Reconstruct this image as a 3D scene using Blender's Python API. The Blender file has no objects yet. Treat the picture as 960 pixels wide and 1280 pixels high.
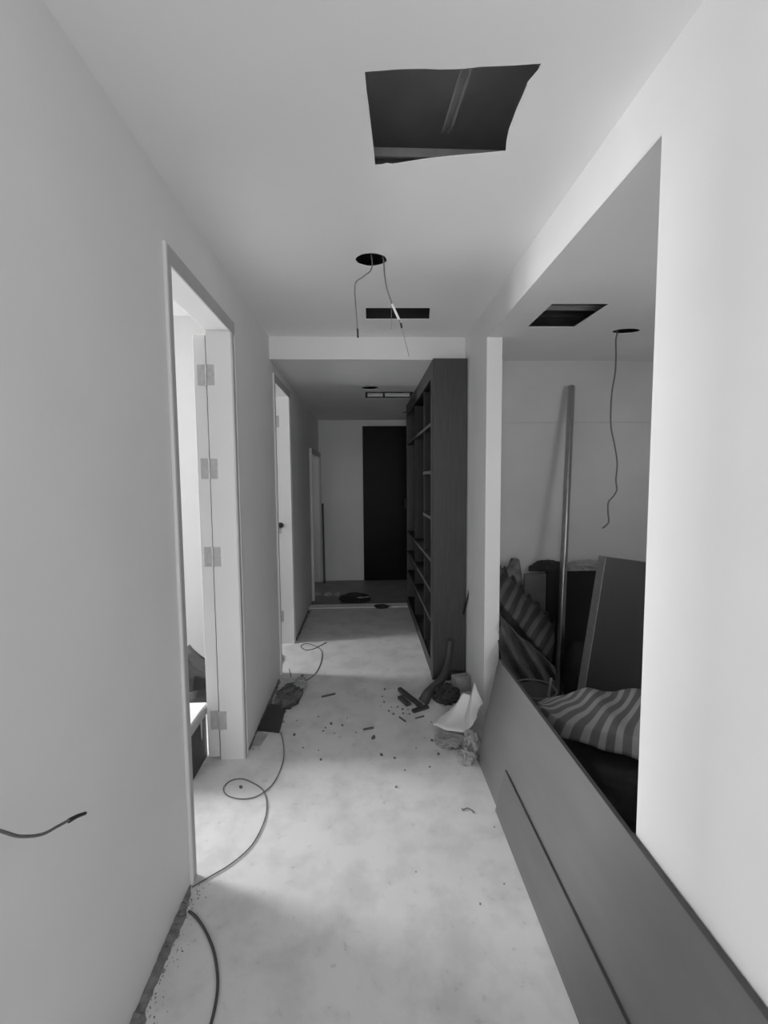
import bpy, bmesh, math, random
from mathutils import Vector, Matrix, noise
from mathutils.geometry import tessellate_polygon

SC = bpy.context.scene
COL = SC.collection
R = random.Random(7)

# ------------------------------------------------------------------ camera
EYE = Vector((0.0, 0.0, 1.4))
FPX = 550.0                      # focal length in pixels of the 960 x 1280 frame
dY = Vector((456 - 480, 599 - 640, FPX)).normalized()     # corridor direction seen by the camera
dD = Vector((538 - 480, 8000 - 640, FPX))                 # plumb line
dD = (dD - dY * dD.dot(dY)).normalized()
dZ = -dD
dX = dY.cross(dZ)
if dX.x < 0:
    dX = -dX
ROT = Matrix((dX, dY, dZ))       # camera axes (x right, y down, z forward) to world
cam = bpy.data.cameras.new('camera')
cam.sensor_fit = 'HORIZONTAL'
cam.sensor_width = 36.0
cam.lens = 36.0 * FPX / 960.0
cam.clip_start = 0.02
co = bpy.data.objects.new('camera', cam)
COL.objects.link(co)
right = ROT @ Vector((1, 0, 0)); up = ROT @ Vector((0, -1, 0)); back = ROT @ Vector((0, 0, -1))
co.matrix_world = Matrix(((right.x, up.x, back.x, EYE.x), (right.y, up.y, back.y, EYE.y),
                          (right.z, up.z, back.z, EYE.z), (0, 0, 0, 1)))
SC.camera = co

def on(px, py, axis, v):
    """world point seen at photograph pixel (px, py) on the plane axis = v"""
    d = ROT @ Vector((px - 480, py - 640, FPX))
    return EYE + d * ((v - EYE[axis]) / d[axis])

# ------------------------------------------------------------------ view, world, lights
vs = SC.view_settings
SC.display_settings.display_device = 'sRGB'
vs.view_transform = 'Standard'; vs.look = 'None'; vs.gamma = 1.0; vs.use_curve_mapping = False
vs.exposure = 0.0
SC.cycles.max_bounces = 14
SC.cycles.diffuse_bounces = 9
SC.cycles.sample_clamp_indirect = 6.0
w = bpy.data.worlds.new('sky'); SC.world = w; w.use_nodes = True
w.node_tree.nodes['Background'].inputs[0].default_value = (1, 1, 1, 1)
w.node_tree.nodes['Background'].inputs[1].default_value = 1.0

def area_light(name, loc, direction, sx, sy, power):
    l = bpy.data.lights.new(name, 'AREA'); l.shape = 'RECTANGLE'
    l.size = sx; l.size_y = sy; l.energy = power; l.color = (1, 1, 1)
    o = bpy.data.objects.new(name, l); COL.objects.link(o)
    o.location = loc
    o.rotation_euler = Vector(direction).to_track_quat('-Z', 'Y').to_euler()
    return o
# daylight coming in through the windows, plus an added fill in the side room
area_light('window_or_fill_light', (-3.22, 2.50, 1.65), (1, 0, 0), 0.70, 1.3, 125)     # first left room
area_light('window_or_fill_light', (-2.60, 3.45, 1.80), (1, 0, 0), 0.32, 0.9, 50)      # second left room
area_light('window_or_fill_light', (-2.60, 5.40, 1.5), (1, 0, 0), 0.7, 1.0, 4)         # third left room
area_light('window_or_fill_light', (-3.22, -1.75, 1.5), (1, 0, 0), 2.6, 1.3, 77)       # living room behind the viewer
area_light('window_or_fill_light', (-0.55, -4.22, 1.45), (0, 1, 0), 2.2, 1.3, 55)      # living room, rear wall
area_light('window_or_fill_light', (2.05, 0.38, 1.5), (0, 1, 0), 0.7, 1.0, 7)          # added fill for the side room, no window known

# ------------------------------------------------------------------ materials
def mat(name, v, rough=0.7, var=0.0, scale=4.0, bump=0.0, bscale=60.0, metal=0.0, spec=0.5, detail=4.0, stretch=None):
    m = bpy.data.materials.new(name); m.use_nodes = True
    nt = m.node_tree; b = nt.nodes['Principled BSDF']
    b.inputs['Roughness'].default_value = rough
    b.inputs['Metallic'].default_value = metal
    b.inputs['Specular IOR Level'].default_value = spec
    b.inputs['Base Color'].default_value = (v, v, v, 1)
    tc = nt.nodes.new('ShaderNodeTexCoord'); src = tc.outputs['Object']
    if stretch:
        mp = nt.nodes.new('ShaderNodeMapping'); mp.inputs['Scale'].default_value = stretch
        nt.links.new(src, mp.inputs[0]); src = mp.outputs[0]
    if var:
        n = nt.nodes.new('ShaderNodeTexNoise'); n.inputs['Scale'].default_value = scale; n.inputs['Detail'].default_value = detail
        nt.links.new(src, n.inputs['Vector'])
        r = nt.nodes.new('ShaderNodeValToRGB')
        lo = max(v * (1 - var), 0); hi = min(v * (1 + var), 1)
        r.color_ramp.elements[0].position = 0.3; r.color_ramp.elements[1].position = 0.7
        r.color_ramp.elements[0].color = (lo, lo, lo, 1); r.color_ramp.elements[1].color = (hi, hi, hi, 1)
        nt.links.new(n.outputs['Fac'], r.inputs[0]); nt.links.new(r.outputs[0], b.inputs['Base Color'])
    if bump:
        n2 = nt.nodes.new('ShaderNodeTexNoise'); n2.inputs['Scale'].default_value = bscale; n2.inputs['Detail'].default_value = 3
        nt.links.new(src, n2.inputs['Vector'])
        bp = nt.nodes.new('ShaderNodeBump'); bp.inputs['Strength'].default_value = bump; bp.inputs['Distance'].default_value = 0.004
        nt.links.new(n2.outputs['Fac'], bp.inputs['Height']); nt.links.new(bp.outputs[0], b.inputs['Normal'])
    return m

def floor_mat():
    m = bpy.data.materials.new('dusty_screed'); m.use_nodes = True
    nt = m.node_tree; b = nt.nodes['Principled BSDF']; L = nt.links.new
    tc = nt.nodes.new('ShaderNodeTexCoord')
    def nz(scale, detail, lo, hi, a, c):
        n = nt.nodes.new('ShaderNodeTexNoise'); n.inputs['Scale'].default_value = scale; n.inputs['Detail'].default_value = detail
        n.inputs['Roughness'].default_value = 0.6
        L(tc.outputs['Object'], n.inputs['Vector'])
        r = nt.nodes.new('ShaderNodeValToRGB')
        r.color_ramp.elements[0].position = lo; r.color_ramp.elements[1].position = hi
        r.color_ramp.elements[0].color = (a, a, a, 1); r.color_ramp.elements[1].color = (c, c, c, 1)
        L(n.outputs['Fac'], r.inputs[0]); return r.outputs[0]
    def mul(x, y):
        k = nt.nodes.new('ShaderNodeMix'); k.data_type = 'RGBA'; k.blend_type = 'MULTIPLY'; k.inputs[0].default_value = 1.0
        L(x, k.inputs[6]); L(y, k.inputs[7]); return k.outputs[2]
    base = nz(1.6, 5, 0.3, 0.7, 0.58, 0.68)
    blot = nz(6.0, 6, 0.36, 0.55, 0.84, 1.0)
    spot = nz(24.0, 4, 0.28, 0.36, 0.80, 1.0)
    L(mul(mul(base, blot), spot), b.inputs['Base Color'])
    b.inputs['Roughness'].default_value = 0.62
    n2 = nt.nodes.new('ShaderNodeTexNoise'); n2.inputs['Scale'].default_value = 40; n2.inputs['Detail'].default_value = 4
    L(tc.outputs['Object'], n2.inputs['Vector'])
    bp = nt.nodes.new('ShaderNodeBump'); bp.inputs['Strength'].default_value = 0.2; bp.inputs['Distance'].default_value = 0.003
    L(n2.outputs['Fac'], bp.inputs['Height']); L(bp.outputs[0], b.inputs['Normal'])
    return m

def stripe_mat(name, dark, light, bands, axis='U', pale=None):
    """woven tarpaulin: alternating stripes laid along the sheet's own UV map"""
    m = bpy.data.materials.new(name); m.use_nodes = True
    nt = m.node_tree; b = nt.nodes['Principled BSDF']; L = nt.links.new
    uv = nt.nodes.new('ShaderNodeUVMap'); sp = nt.nodes.new('ShaderNodeSeparateXYZ'); L(uv.outputs[0], sp.inputs[0])
    mu = nt.nodes.new('ShaderNodeMath'); mu.operation = 'MULTIPLY'; mu.inputs[1].default_value = bands
    L(sp.outputs[0 if axis == 'U' else 1], mu.inputs[0])
    fr = nt.nodes.new('ShaderNodeMath'); fr.operation = 'FRACT'; L(mu.outputs[0], fr.inputs[0])
    r = nt.nodes.new('ShaderNodeValToRGB'); cr = r.color_ramp; cr.interpolation = 'LINEAR'
    cr.elements[0].position = 0.0; cr.elements[0].color = (dark, dark, dark, 1)
    cr.elements[1].position = 0.50; cr.elements[1].color = (dark, dark, dark, 1)
    for p, v in ((0.54, light), (0.94, light), (0.99, dark)):
        e = cr.elements.new(p); e.color = (v, v, v, 1)
    L(fr.outputs[0], r.inputs[0]); L(r.outputs[0], b.inputs['Base Color'])
    b.inputs['Roughness'].default_value = 0.55
    return m

M = dict(
    plaster=mat('white_wall_paint', 0.74, 0.75, 0.025, 3.0, 0.05, 25),
    ceil=mat('white_ceiling_paint', 0.87, 0.8, 0.02, 2.0, 0.04, 20),
    bright=mat('darkened_room_walls', 0.42, 0.75, 0.02, 2.0),  # left-room walls darkened to cut light bouncing out
    room_two_wall=mat('darkened_room_two_walls', 0.24, 0.85, 0.1, 3),  # room two walls darker still, to cut leaking light
    grey_plaster=mat('bare_grey_plaster', 0.50, 0.85, 0.08, 2.2, 0.1, 30),
    slab=mat('raw_concrete', 0.50, 0.9, 0.15, 5, 0.2, 20),
    floor=floor_mat(),
    dark_floor=mat('far_floor_dark', 0.16, 0.5, 0.2, 5, 0.05, 30),
    pale_strip=mat('pale_strip', 0.80, 0.5, 0.1, 8),
    door_paint=mat('white_door_paint', 0.67, 0.45, 0.02, 3),
    gap=mat('dark_gap_filler', 0.05, 0.9),
    steel=mat('brushed_steel', 0.42, 0.28, 0.08, 30, metal=1.0),
    hinge=mat('dull_hinge_steel', 0.42, 0.5, 0.12, 50, metal=0.3),
    zinc=mat('galvanised_zinc', 0.45, 0.45, 0.1, 20, metal=0.6),
    dark_wood=mat('charcoal_wood_veneer', 0.045, 0.5, 0.25, 6, 0.06, 40, stretch=(14, 14, 0.8)),
    dark_wood_shaded=mat('charcoal_wood_shaded', 0.022, 0.6, 0.2, 5),  # inside boards coloured darker, standing for shade in the bays
    lit_shelf_edge=mat('lit_shelf_edging', 0.06, 0.5),  # shelf fronts coloured lighter, as if catching light
    black=mat('black_door_lacquer', 0.003, 0.4, spec=0.12, var=0.6, scale=3),
    board=mat('grey_fibreboard', 0.128, 0.55, 0.07, 5, 0.03, 80, stretch=(3, 0.6, 3)),
    board2=mat('grey_fibreboard_strip', 0.104, 0.55, 0.08, 5, 0.03, 80, stretch=(3, 0.6, 3)),
    board_edge=mat('dark_board_edge', 0.07, 0.7),
    dark_board=mat('dark_laminate', 0.028, 0.45, 0.12, 4),
    pale_edge=mat('raw_chipboard_edge', 0.20, 0.7, 0.15, 60),
    black_cloth=mat('dark_cloth', 0.03, 0.9, 0.3, 12, 0.4, 60),
    grey_cloth=mat('dusty_grey_cloth', 0.07, 0.9, 0.3, 12, 0.4, 60),
    dust=mat('grey_sweepings', 0.17, 0.95, 0.35, 40, 0.6, 120),
    chip=mat('dark_chip', 0.10, 0.8, 0.2, 40),
    chip2=mat('grey_chip', 0.22, 0.8, 0.2, 40),
    gypsum=mat('torn_gypsum_paper', 0.70, 0.8, 0.06, 8, 0.1, 40),
    foam=mat('dusty_grey_film', 0.34, 0.6, 0.25, 9, 0.2, 40),
    mess=mat('dark_sweepings', 0.13, 0.9, 0.5, 18, 0.5, 60),
    primer=mat('grey_primer', 0.45, 0.6, 0.04, 8),
    block=mat('grey_block', 0.30, 0.8, 0.12, 14, 0.2, 50),
    cable=mat('dark_grey_cable', 0.06, 0.5),
    thin_cable=mat('grey_cable', 0.12, 0.5),
    wire=mat('grey_wire', 0.16, 0.5),
    tape=mat('black_insulating_tape', 0.015, 0.45),
    rubber=mat('black_plastic', 0.02, 0.4),
    lid=mat('pale_dusty_lid', 0.68, 0.6, 0.05, 10),
    lid_side=mat('grey_lid_rim', 0.42, 0.6, 0.1, 20),
    cardboard=mat('grey_cardboard', 0.12, 0.85, 0.1, 9),
    stripes=stripe_mat('striped_woven_tarp', 0.020, 0.075, 7.0),
    stripes2=stripe_mat('striped_woven_sheet', 0.085, 0.22, 1.0),
    louvre=mat('pale_louvre', 0.85, 0.4),
)

# ------------------------------------------------------------------ mesh helpers
def link(name, bm, m, parent=None, smooth=False):
    bmesh.ops.recalc_face_normals(bm, faces=bm.faces)
    me = bpy.data.meshes.new(name); bm.to_mesh(me); bm.free()
    ms = m if isinstance(m, (list, tuple)) else [m]
    for x in ms:
        me.materials.append(x)
    if smooth:
        for p in me.polygons:
            p.use_smooth = True
    o = bpy.data.objects.new(name, me); COL.objects.link(o)
    if parent:
        o.parent = parent
    return o

def tag(o, label=None, cat=None, group=None, kind=None):
    if label: o['label'] = label
    if cat: o['category'] = cat
    if group: o['group'] = group
    if kind: o['kind'] = kind
    return o

def empty(name, loc=(0, 0, 0), rot=(0, 0, 0)):
    o = bpy.data.objects.new(name, None); COL.objects.link(o)
    o.location = loc; o.rotation_euler = rot; o.empty_display_size = 0.1
    return o

def box(bm, a, b, mtx=None, bevel=0.0):
    a, b = Vector(a), Vector(b)
    r = bmesh.ops.create_cube(bm, size=1.0)
    vs_ = r['verts']
    for v in vs_:
        v.co = Vector(((a.x + b.x) / 2 + v.co.x * (b.x - a.x), (a.y + b.y) / 2 + v.co.y * (b.y - a.y), (a.z + b.z) / 2 + v.co.z * (b.z - a.z)))
    if bevel:
        es = list({e for v in vs_ for e in v.link_edges})
        r2 = bmesh.ops.bevel(bm, geom=es, offset=bevel, segments=2, affect='EDGES', profile=0.5)
        vs_ = list({v for f in r2['faces'] for v in f.verts} | {v for v in vs_ if v.is_valid})
    if mtx:
        for v in vs_:
            v.co = mtx @ v.co
    return vs_

def boxes(*bs, bevel=0.0):
    bm = bmesh.new()
    for a, b in bs:
        box(bm, a, b, bevel=bevel)
    return bm

def plate(outer, holes, place, t0, t1):
    """flat slab with real cut-outs: 2-D outline + holes, extruded from t0 to t1; place(u, v, t) -> xyz"""
    loops = [outer] + holes
    flat = [p for l in loops for p in l]
    tris = tessellate_polygon([[Vector((p[0], p[1], 0)) for p in l] for l in loops])
    bm = bmesh.new()
    A = [bm.verts.new(place(p[0], p[1], t0)) for p in flat]
    B = [bm.verts.new(place(p[0], p[1], t1)) for p in flat]
    for t in tris:
        try:
            bm.faces.new([A[i] for i in t]); bm.faces.new([B[i] for i in reversed(t)])
        except ValueError:
            pass
    k = 0
    for l in loops:
        n = len(l)
        for i in range(n):
            j = (i + 1) % n
            bm.faces.new((A[k + i], A[k + j], B[k + j], B[k + i]))
        k += n
    return bm

def smooth_path(pts, n=8):
    pts = [Vector(p) for p in pts]
    if len(pts) < 3:
        return pts
    out = []
    P = [pts[0] * 2 - pts[1]] + pts + [pts[-1] * 2 - pts[-2]]
    for i in range(1, len(P) - 2):
        p0, p1, p2, p3 = P[i - 1:i + 3]
        for k in range(n):
            t = k / n
            out.append(0.5 * ((2 * p1) + (p2 - p0) * t + (2 * p0 - 5 * p1 + 4 * p2 - p3) * t * t + (3 * p1 - p0 - 3 * p2 + p3) * t ** 3))
    out.append(pts[-1])
    return out

def tube(bm, pts, r, seg=8, smooth=True, n=8, taper=None):
    pts = smooth_path(pts, n) if smooth else [Vector(p) for p in pts]
    rings = []
    prev = None
    for i, p in enumerate(pts):
        d = (pts[min(i + 1, len(pts) - 1)] - pts[max(i - 1, 0)])
        if d.length < 1e-9: d = Vector((0, 0, 1))
        d.normalize()
        if prev is None:
            u = d.orthogonal().normalized()
        else:
            u = (prev - d * prev.dot(d))
            u = u.normalized() if u.length > 1e-6 else d.orthogonal().normalized()
        prev = u
        v = d.cross(u)
        rr = r if taper is None else r * (1 + (taper - 1) * i / max(1, len(pts) - 1))
        rings.append([bm.verts.new(p + (u * math.cos(2 * math.pi * k / seg) + v * math.sin(2 * math.pi * k / seg)) * rr) for k in range(seg)])
    for a, b in zip(rings, rings[1:]):
        for k in range(seg):
            bm.faces.new((a[k], a[(k + 1) % seg], b[(k + 1) % seg], b[k]))
    bm.faces.new(rings[0][::-1]); bm.faces.new(rings[-1])

def wire(name, pts, r, m, label, cat, group=None, parent=None, seg=8, n=8):
    bm = bmesh.new(); tube(bm, pts, r, seg, n=n)
    o = link(name, bm, m, parent, True)
    if label: tag(o, label, cat, group)
    return o

def lathe(profile, seg=24, centre=(0, 0, 0)):
    bm = bmesh.new(); c = Vector(centre); rings = []
    for r, z in profile:
        rings.append([bm.verts.new(c + Vector((r * math.cos(2 * math.pi * k / seg), r * math.sin(2 * math.pi * k / seg), z))) for k in range(seg)])
    for a, b in zip(rings, rings[1:]):
        for k in range(seg):
            bm.faces.new((a[k], a[(k + 1) % seg], b[(k + 1) % seg], b[k]))
    bm.faces.new(rings[0][::-1]); bm.faces.new(rings[-1])
    return bm

def lump(centre, size, seed, amp=0.25, freq=2.5, subdiv=4, floor_z=None, ridged=False, rotz=0.0):
    bm = bmesh.new()
    bmesh.ops.create_icosphere(bm, subdivisions=subdiv, radius=1.0)
    c, s = Vector(centre), Vector(size); off = Vector((seed * 3.1, seed * 7.7, seed * 1.3))
    rz = Matrix.Rotation(rotz, 3, 'Z')
    for v in bm.verts:
        n = noise.fractal(v.co * freq + off, 1.0, 2.0, 4)
        if ridged:
            n = 0.55 - abs(n) * 1.6
        p = v.co * (1 + amp * n)
        p = rz @ Vector((p.x * s.x, p.y * s.y, p.z * s.z)) + c
        if floor_z is not None and p.z < floor_z:
            p.z = floor_z
        v.co = p
    return bm

def sheet(P, nu, nv, thick=0.004, wob=0.0, freq=6.0, seed=0.0, fuv=None):
    """cloth / paper from a function P(u, v); gives a UV map and real thickness"""
    bm = bmesh.new(); uvl = bm.loops.layers.uv.new('UVMap')
    g = [[None] * (nv + 1) for _ in range(nu + 1)]; uv = {}
    for i in range(nu + 1):
        for j in range(nv + 1):
            u, v = i / nu, j / nv
            p = Vector(P(u, v))
            if wob:
                p += noise.noise_vector(p * freq + Vector((seed, seed * 2, seed * 3))) * wob
            x = bm.verts.new(p); g[i][j] = x; uv[x] = fuv(u, v) if fuv else (u, v)
    for i in range(nu):
        for j in range(nv):
            f = bm.faces.new((g[i][j], g[i + 1][j], g[i + 1][j + 1], g[i][j + 1]))
            for l in f.loops:
                l[uvl].uv = uv[l.vert]
    bmesh.ops.recalc_face_normals(bm, faces=bm.faces)
    bm.normal_update()
    top = list(bm.faces)
    N = {x: x.normal.copy() for r_ in g for x in r_}
    h = [[bm.verts.new(x.co - N[x] * thick) for x in r_] for r_ in g]
    def quad(a, b, c, d, ua, ub, uc, ud):
        f = bm.faces.new((a, b, c, d))
        for l, k in zip(f.loops, (ua, ub, uc, ud)):
            l[uvl].uv = uv[k]
    for i in range(nu):
        for j in range(nv):
            q_ = ((i, j), (i, j + 1), (i + 1, j + 1), (i + 1, j))
            quad(*[h[a][b] for a, b in q_], *[g[a][b] for a, b in q_])
    rim = [(i, 0) for i in range(nu)] + [(nu, j) for j in range(nv)] + [(i, nv) for i in range(nu, 0, -1)] + [(0, j) for j in range(nv, 0, -1)]
    for k in range(len(rim)):
        (a, b), (c, d) = rim[k], rim[(k + 1) % len(rim)]
        quad(g[a][b], g[c][d], h[c][d], h[a][b], g[a][b], g[c][d], g[c][d], g[a][b])
    return bm

# ------------------------------------------------------------------ measurements (metres)
XL, XLB = -0.622, -0.737          # left wall, corridor face and room face
XR, XRB = 0.685, 0.772            # right wall
ZC, ZB, ZL = 2.345, 2.178, 2.197  # corridor ceiling, side room ceiling, low ceiling at the far end
YB = 3.01                         # bulkhead
YF = 6.04                         # end wall
ZS = 2.62                         # concrete slab above the ceilings
YOZ = lambda x0: (lambda u, v, t: (t, u, v))
XOY = lambda u, v, t: (u, v, t)

# ------------------------------------------------------------------ setting
tag(link('floor', boxes(((-3.5, -4.3, -0.1), (3.2, 4.86, 0))), M['floor']), 'pale dusty screed floor of corridor and rooms', None, None, 'structure')
tag(link('floor', boxes(((-3.5, 4.86, -0.1), (3.2, 6.9, 0.0))), M['dark_floor']), 'darker floor before the black door', None, None, 'structure')  # floor past the pale strip, set darker
tag(link('floor_strip', boxes(((XL, 4.72, -0.02), (0.685, 4.86, 0.006))), M['pale_strip']), 'pale strip across the corridor floor', None, None, 'structure')  # band of floor lighter than both sides
tag(link('slab', boxes(((-3.5, -4.3, ZS), (3.2, 6.9, ZS + 0.15))), M['slab']), 'concrete slab above the ceiling', None, None, 'structure')

doors = ((1.470, 2.190, 2.125), (3.110, 3.735, 2.110), (5.040, 6.000, 1.735))   # wall openings: y0, y1, head
out = [(0.25, 0.0)]
for y0, y1, h in doors:
    out += [(y0, 0.0), (y0, h), (y1, h), (y1, 0.0)]
out += [(6.9, 0.0), (6.9, ZS), (0.25, ZS)]
tag(link('wall_left', plate(out, [], YOZ(0), XL, XLB), M['plaster']), 'plain white left wall with three doorways', None, None, 'structure')
outr = [(-4.2, 0), (1.035, 0), (1.035, ZB + 0.004), (2.475, ZB + 0.004), (2.475, 0), (6.9, 0), (6.9, ZS), (-4.2, ZS)]
tag(link('wall_right', plate(outr, [], YOZ(0), XR, XRB), M['plaster']), 'white right wall with wide opening to side room', None, None, 'structure')
tag(link('wall_far', boxes(((-3.3, YF, 0), (XR, YF + 0.12, ZS))), M['plaster']), 'end wall beside the black door', None, None, 'structure')

# corridor ceiling with its cut-outs
def ring(cx, cy, rx, ry, n=28, j=0.0):
    return [(cx + rx * math.cos(2 * math.pi * k / n) * (1 + j * R.uniform(-1, 1)), cy + ry * math.sin(2 * math.pi * k / n) * (1 + j * R.uniform(-1, 1))) for k in range(n)]
hatch_px = [(456, 90), (500, 86.5), (530, 86), (550, 87), (580, 86), (601, 83.5), (640, 82), (677, 79.5), (672, 90), (665, 98), (660, 104), (654, 119), (645, 139), (640, 153), (636, 163),
            (633, 178), (632, 190), (600, 193), (560, 196.5), (530, 200), (505, 204), (490, 206.5), (483, 205), (478, 207), (469, 207.5), (467, 185), (464, 160), (461, 135), (458, 112)]
hatch = [tuple(on(x, y, 2, ZC)[:2]) for x, y in hatch_px]
slot = [(0.016, 2.515), (0.372, 2.508), (0.392, 2.68), (0.018, 2.69)]
lamp_hole = ring(0.038, 1.98, 0.068, 0.058, j=0.03)
ceil = link('ceiling', plate([(-0.70, 0.2), (0.74, 0.2), (0.74, YB + 0.02), (-0.70, YB + 0.02)], [hatch, slot, lamp_hole], XOY, ZC, ZC + 0.004), M['ceil'])
tag(ceil, 'white corridor ceiling with rough access hatch, slot and lamp hole', None, None, 'structure')
def channel(pts, wdt=0.04, hgt=0.02, name='furring_channel', parent=None, m=None):
    a, b = Vector(pts[0]), Vector(pts[1]); d = (b - a); L = d.length
    mtx = Matrix.Translation(a) @ d.to_track_quat('X', 'Z').to_matrix().to_4x4()
    bm = bmesh.new()
    box(bm, (0, -wdt / 2, hgt - 0.002), (L, wdt / 2, hgt), mtx)
    for s in (-1, 1):
        box(bm, (0, s * wdt / 2 - 0.001, 0), (L, s * wdt / 2 + 0.001, hgt), mtx)
        box(bm, (0, s * wdt / 2 - (0.008 if s < 0 else 0), 0), (L, s * wdt / 2 + (0.008 if s > 0 else 0), 0.002), mtx)
    return link(name, bm, m or M['zinc'], parent)
channel([(0.30, 0.75, ZC + 0.10), (0.258, 1.41, ZC + 0.10)], 0.014, 0.012, parent=ceil)
channel([(-0.55, 1.435, ZC + 0.03), (0.66, 1.435, ZC + 0.03)], 0.04, 0.03, parent=ceil)
link('slot_shade_box', boxes(((-0.04, 2.46, ZC + 0.2), (0.45, 2.74, ZC + 0.21)), ((-0.04, 2.46, ZC + 0.004), (-0.03, 2.74, ZC + 0.2)), ((0.44, 2.46, ZC + 0.004), (0.45, 2.74, ZC + 0.2)), ((-0.03, 2.46, ZC + 0.004), (0.44, 2.47, ZC + 0.2)), ((-0.03, 2.73, ZC + 0.004), (0.44, 2.74, ZC + 0.2))), M['gap'], ceil)  # unseen black box added above the slot to keep it dark
# low ceiling beyond the bulkhead
lowslot = [(0.015, 4.11), (0.46, 4.10), (0.46, 4.42), (0.015, 4.43)]
lowhole = ring(0.055, 3.93, 0.075, 0.07)
lowhole2 = ring(0.52, 5.35, 0.07, 0.07)
lc = link('ceiling', plate([(-0.70, YB), (0.74, YB), (0.74, 6.1), (-0.70, 6.1)], [lowslot, lowhole, lowhole2], XOY, ZL, ZL + 0.005), M['plaster'])
tag(lc, 'lower white ceiling over the far end of the corridor', None, None, 'structure')
tag(link('beam', boxes(((XL, YB, ZL + 0.005), (XR, YB + 0.012, ZS))), M['plaster']), 'white bulkhead where the corridor ceiling drops', None, None, 'structure')
# side room ceiling
rhole = [(0.849, 2.005), (1.110, 1.999), (1.092, 2.303), (0.849, 2.308)]
rlamp = ring(1.405, 2.36, 0.072, 0.042, j=0.02)
rc = link('ceiling', plate([(XR + 0.001, 0.45), (2.6, 0.45), (2.6, 3.0), (XR + 0.001, 3.0)], [rhole, rlamp], XOY, ZB, ZB + 0.004), M['plaster'])
tag(rc, 'white ceiling of the side room with cut-outs', None, None, 'structure')
channel([(0.78, 2.13, ZB + 0.03), (1.40, 2.13, ZB + 0.03)], 0.04, 0.02, parent=rc)
channel([(0.78, 2.29, ZB + 0.05), (1.40, 2.29, ZB + 0.05)], 0.02, 0.02, parent=rc, m=M['gap'])
# side room walls
tag(link('wall_back', boxes(((XRB, 2.95, 0), (2.7, 3.07, 1.765)), ((XRB, 2.953, 1.765), (2.7, 3.07, 1.772)), ((XRB, 2.947, 1.772), (2.7, 3.07, ZS))), M['grey_plaster']), 'back wall of the side room in bare grey plaster', None, None, 'structure')
tag(link('wall_east', boxes(((2.5, 0.4, 0), (2.62, 2.95, ZS))), M['grey_plaster']), 'far side wall of the side room', None, None, 'structure')
tag(link('wall_south', plate([(XRB, 0), (2.5, 0), (2.5, ZS), (XRB, ZS)], [[(1.68, 0.98), (2.42, 0.98), (2.42, 2.02), (1.68, 2.02)]], lambda u, v, t: (u, t, v), 0.4, 0.5), M['plaster']), 'near wall of the side room', None, None, 'structure')  # hole cut for the added fill light
# left hand rooms and the living room behind the viewer; each has a window opening in its outer wall
def room(y0, y1, xo, wy0, wy1, wz0, wz1, n, zc=2.45):
    mm = M['room_two_wall'] if n == 2 else M['bright']
    tag(link('wall_outer', plate([(y0, 0), (y1, 0), (y1, ZS), (y0, ZS)], [[(wy0, wz0), (wy1, wz0), (wy1, wz1), (wy0, wz1)]], YOZ(0), xo, xo - 0.14), mm),
        'outer wall with window, room %d' % n, None, None, 'structure')
    tag(link('ceiling', boxes(((xo - 0.1, y0, zc), (XLB + 0.02, y1, zc + 0.012))), mm), 'ceiling of left hand room %d' % n, None, None, 'structure')
    fr = bmesh.new(); x0, x1 = xo - 0.11, xo - 0.06; t = 0.05
    box(fr, (x0, wy0, wz0), (x1, wy1, wz0 + t)); box(fr, (x0, wy0, wz1 - t), (x1, wy1, wz1))
    box(fr, (x0, wy0, wz0 + t), (x1, wy0 + t, wz1 - t)); box(fr, (x0, wy1 - t, wz0 + t), (x1, wy1, wz1 - t))
    tag(link('window_%d' % n, fr, M['door_paint']), 'white window frame of room %d' % n, None, None, 'structure')
room(0.35, 2.95, -3.2, 2.12, 2.88, 0.98, 2.32, 1)
room(3.05, 4.55, -2.58, 3.27, 3.63, 1.33, 2.27, 2)
room(4.65, 6.9, -2.58, 5.00, 5.80, 0.95, 2.05, 3)
room(-4.2, 0.25, -3.2, -3.10, -0.40, 0.80, 2.20, 4)
for y0, y1 in ((0.25, 0.35), (2.95, 3.05), (4.55, 4.65), (6.8, 6.9)):
    tag(link('partition', boxes(((-3.4, y0, 0), (XLB, y1, ZS))), M['bright']), 'white partition between left hand rooms', None, None, 'structure')
tag(link('wall_rear', plate([(-3.4, 0), (XRB, 0), (XRB, ZS), (-3.4, ZS)], [[(-1.67, 0.78), (0.57, 0.78), (0.57, 2.12), (-1.67, 2.12)]], lambda u, v, t: (u, t, v), -4.32, -4.2), M['plaster']), 'rear wall behind the viewer', None, None, 'structure')
tag(link('ceiling', boxes(((XLB, -4.2, ZC), (XR, 0.2, ZC + 0.012))), M['ceil']), 'ceiling of the room behind the viewer', None, None, 'structure')

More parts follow.
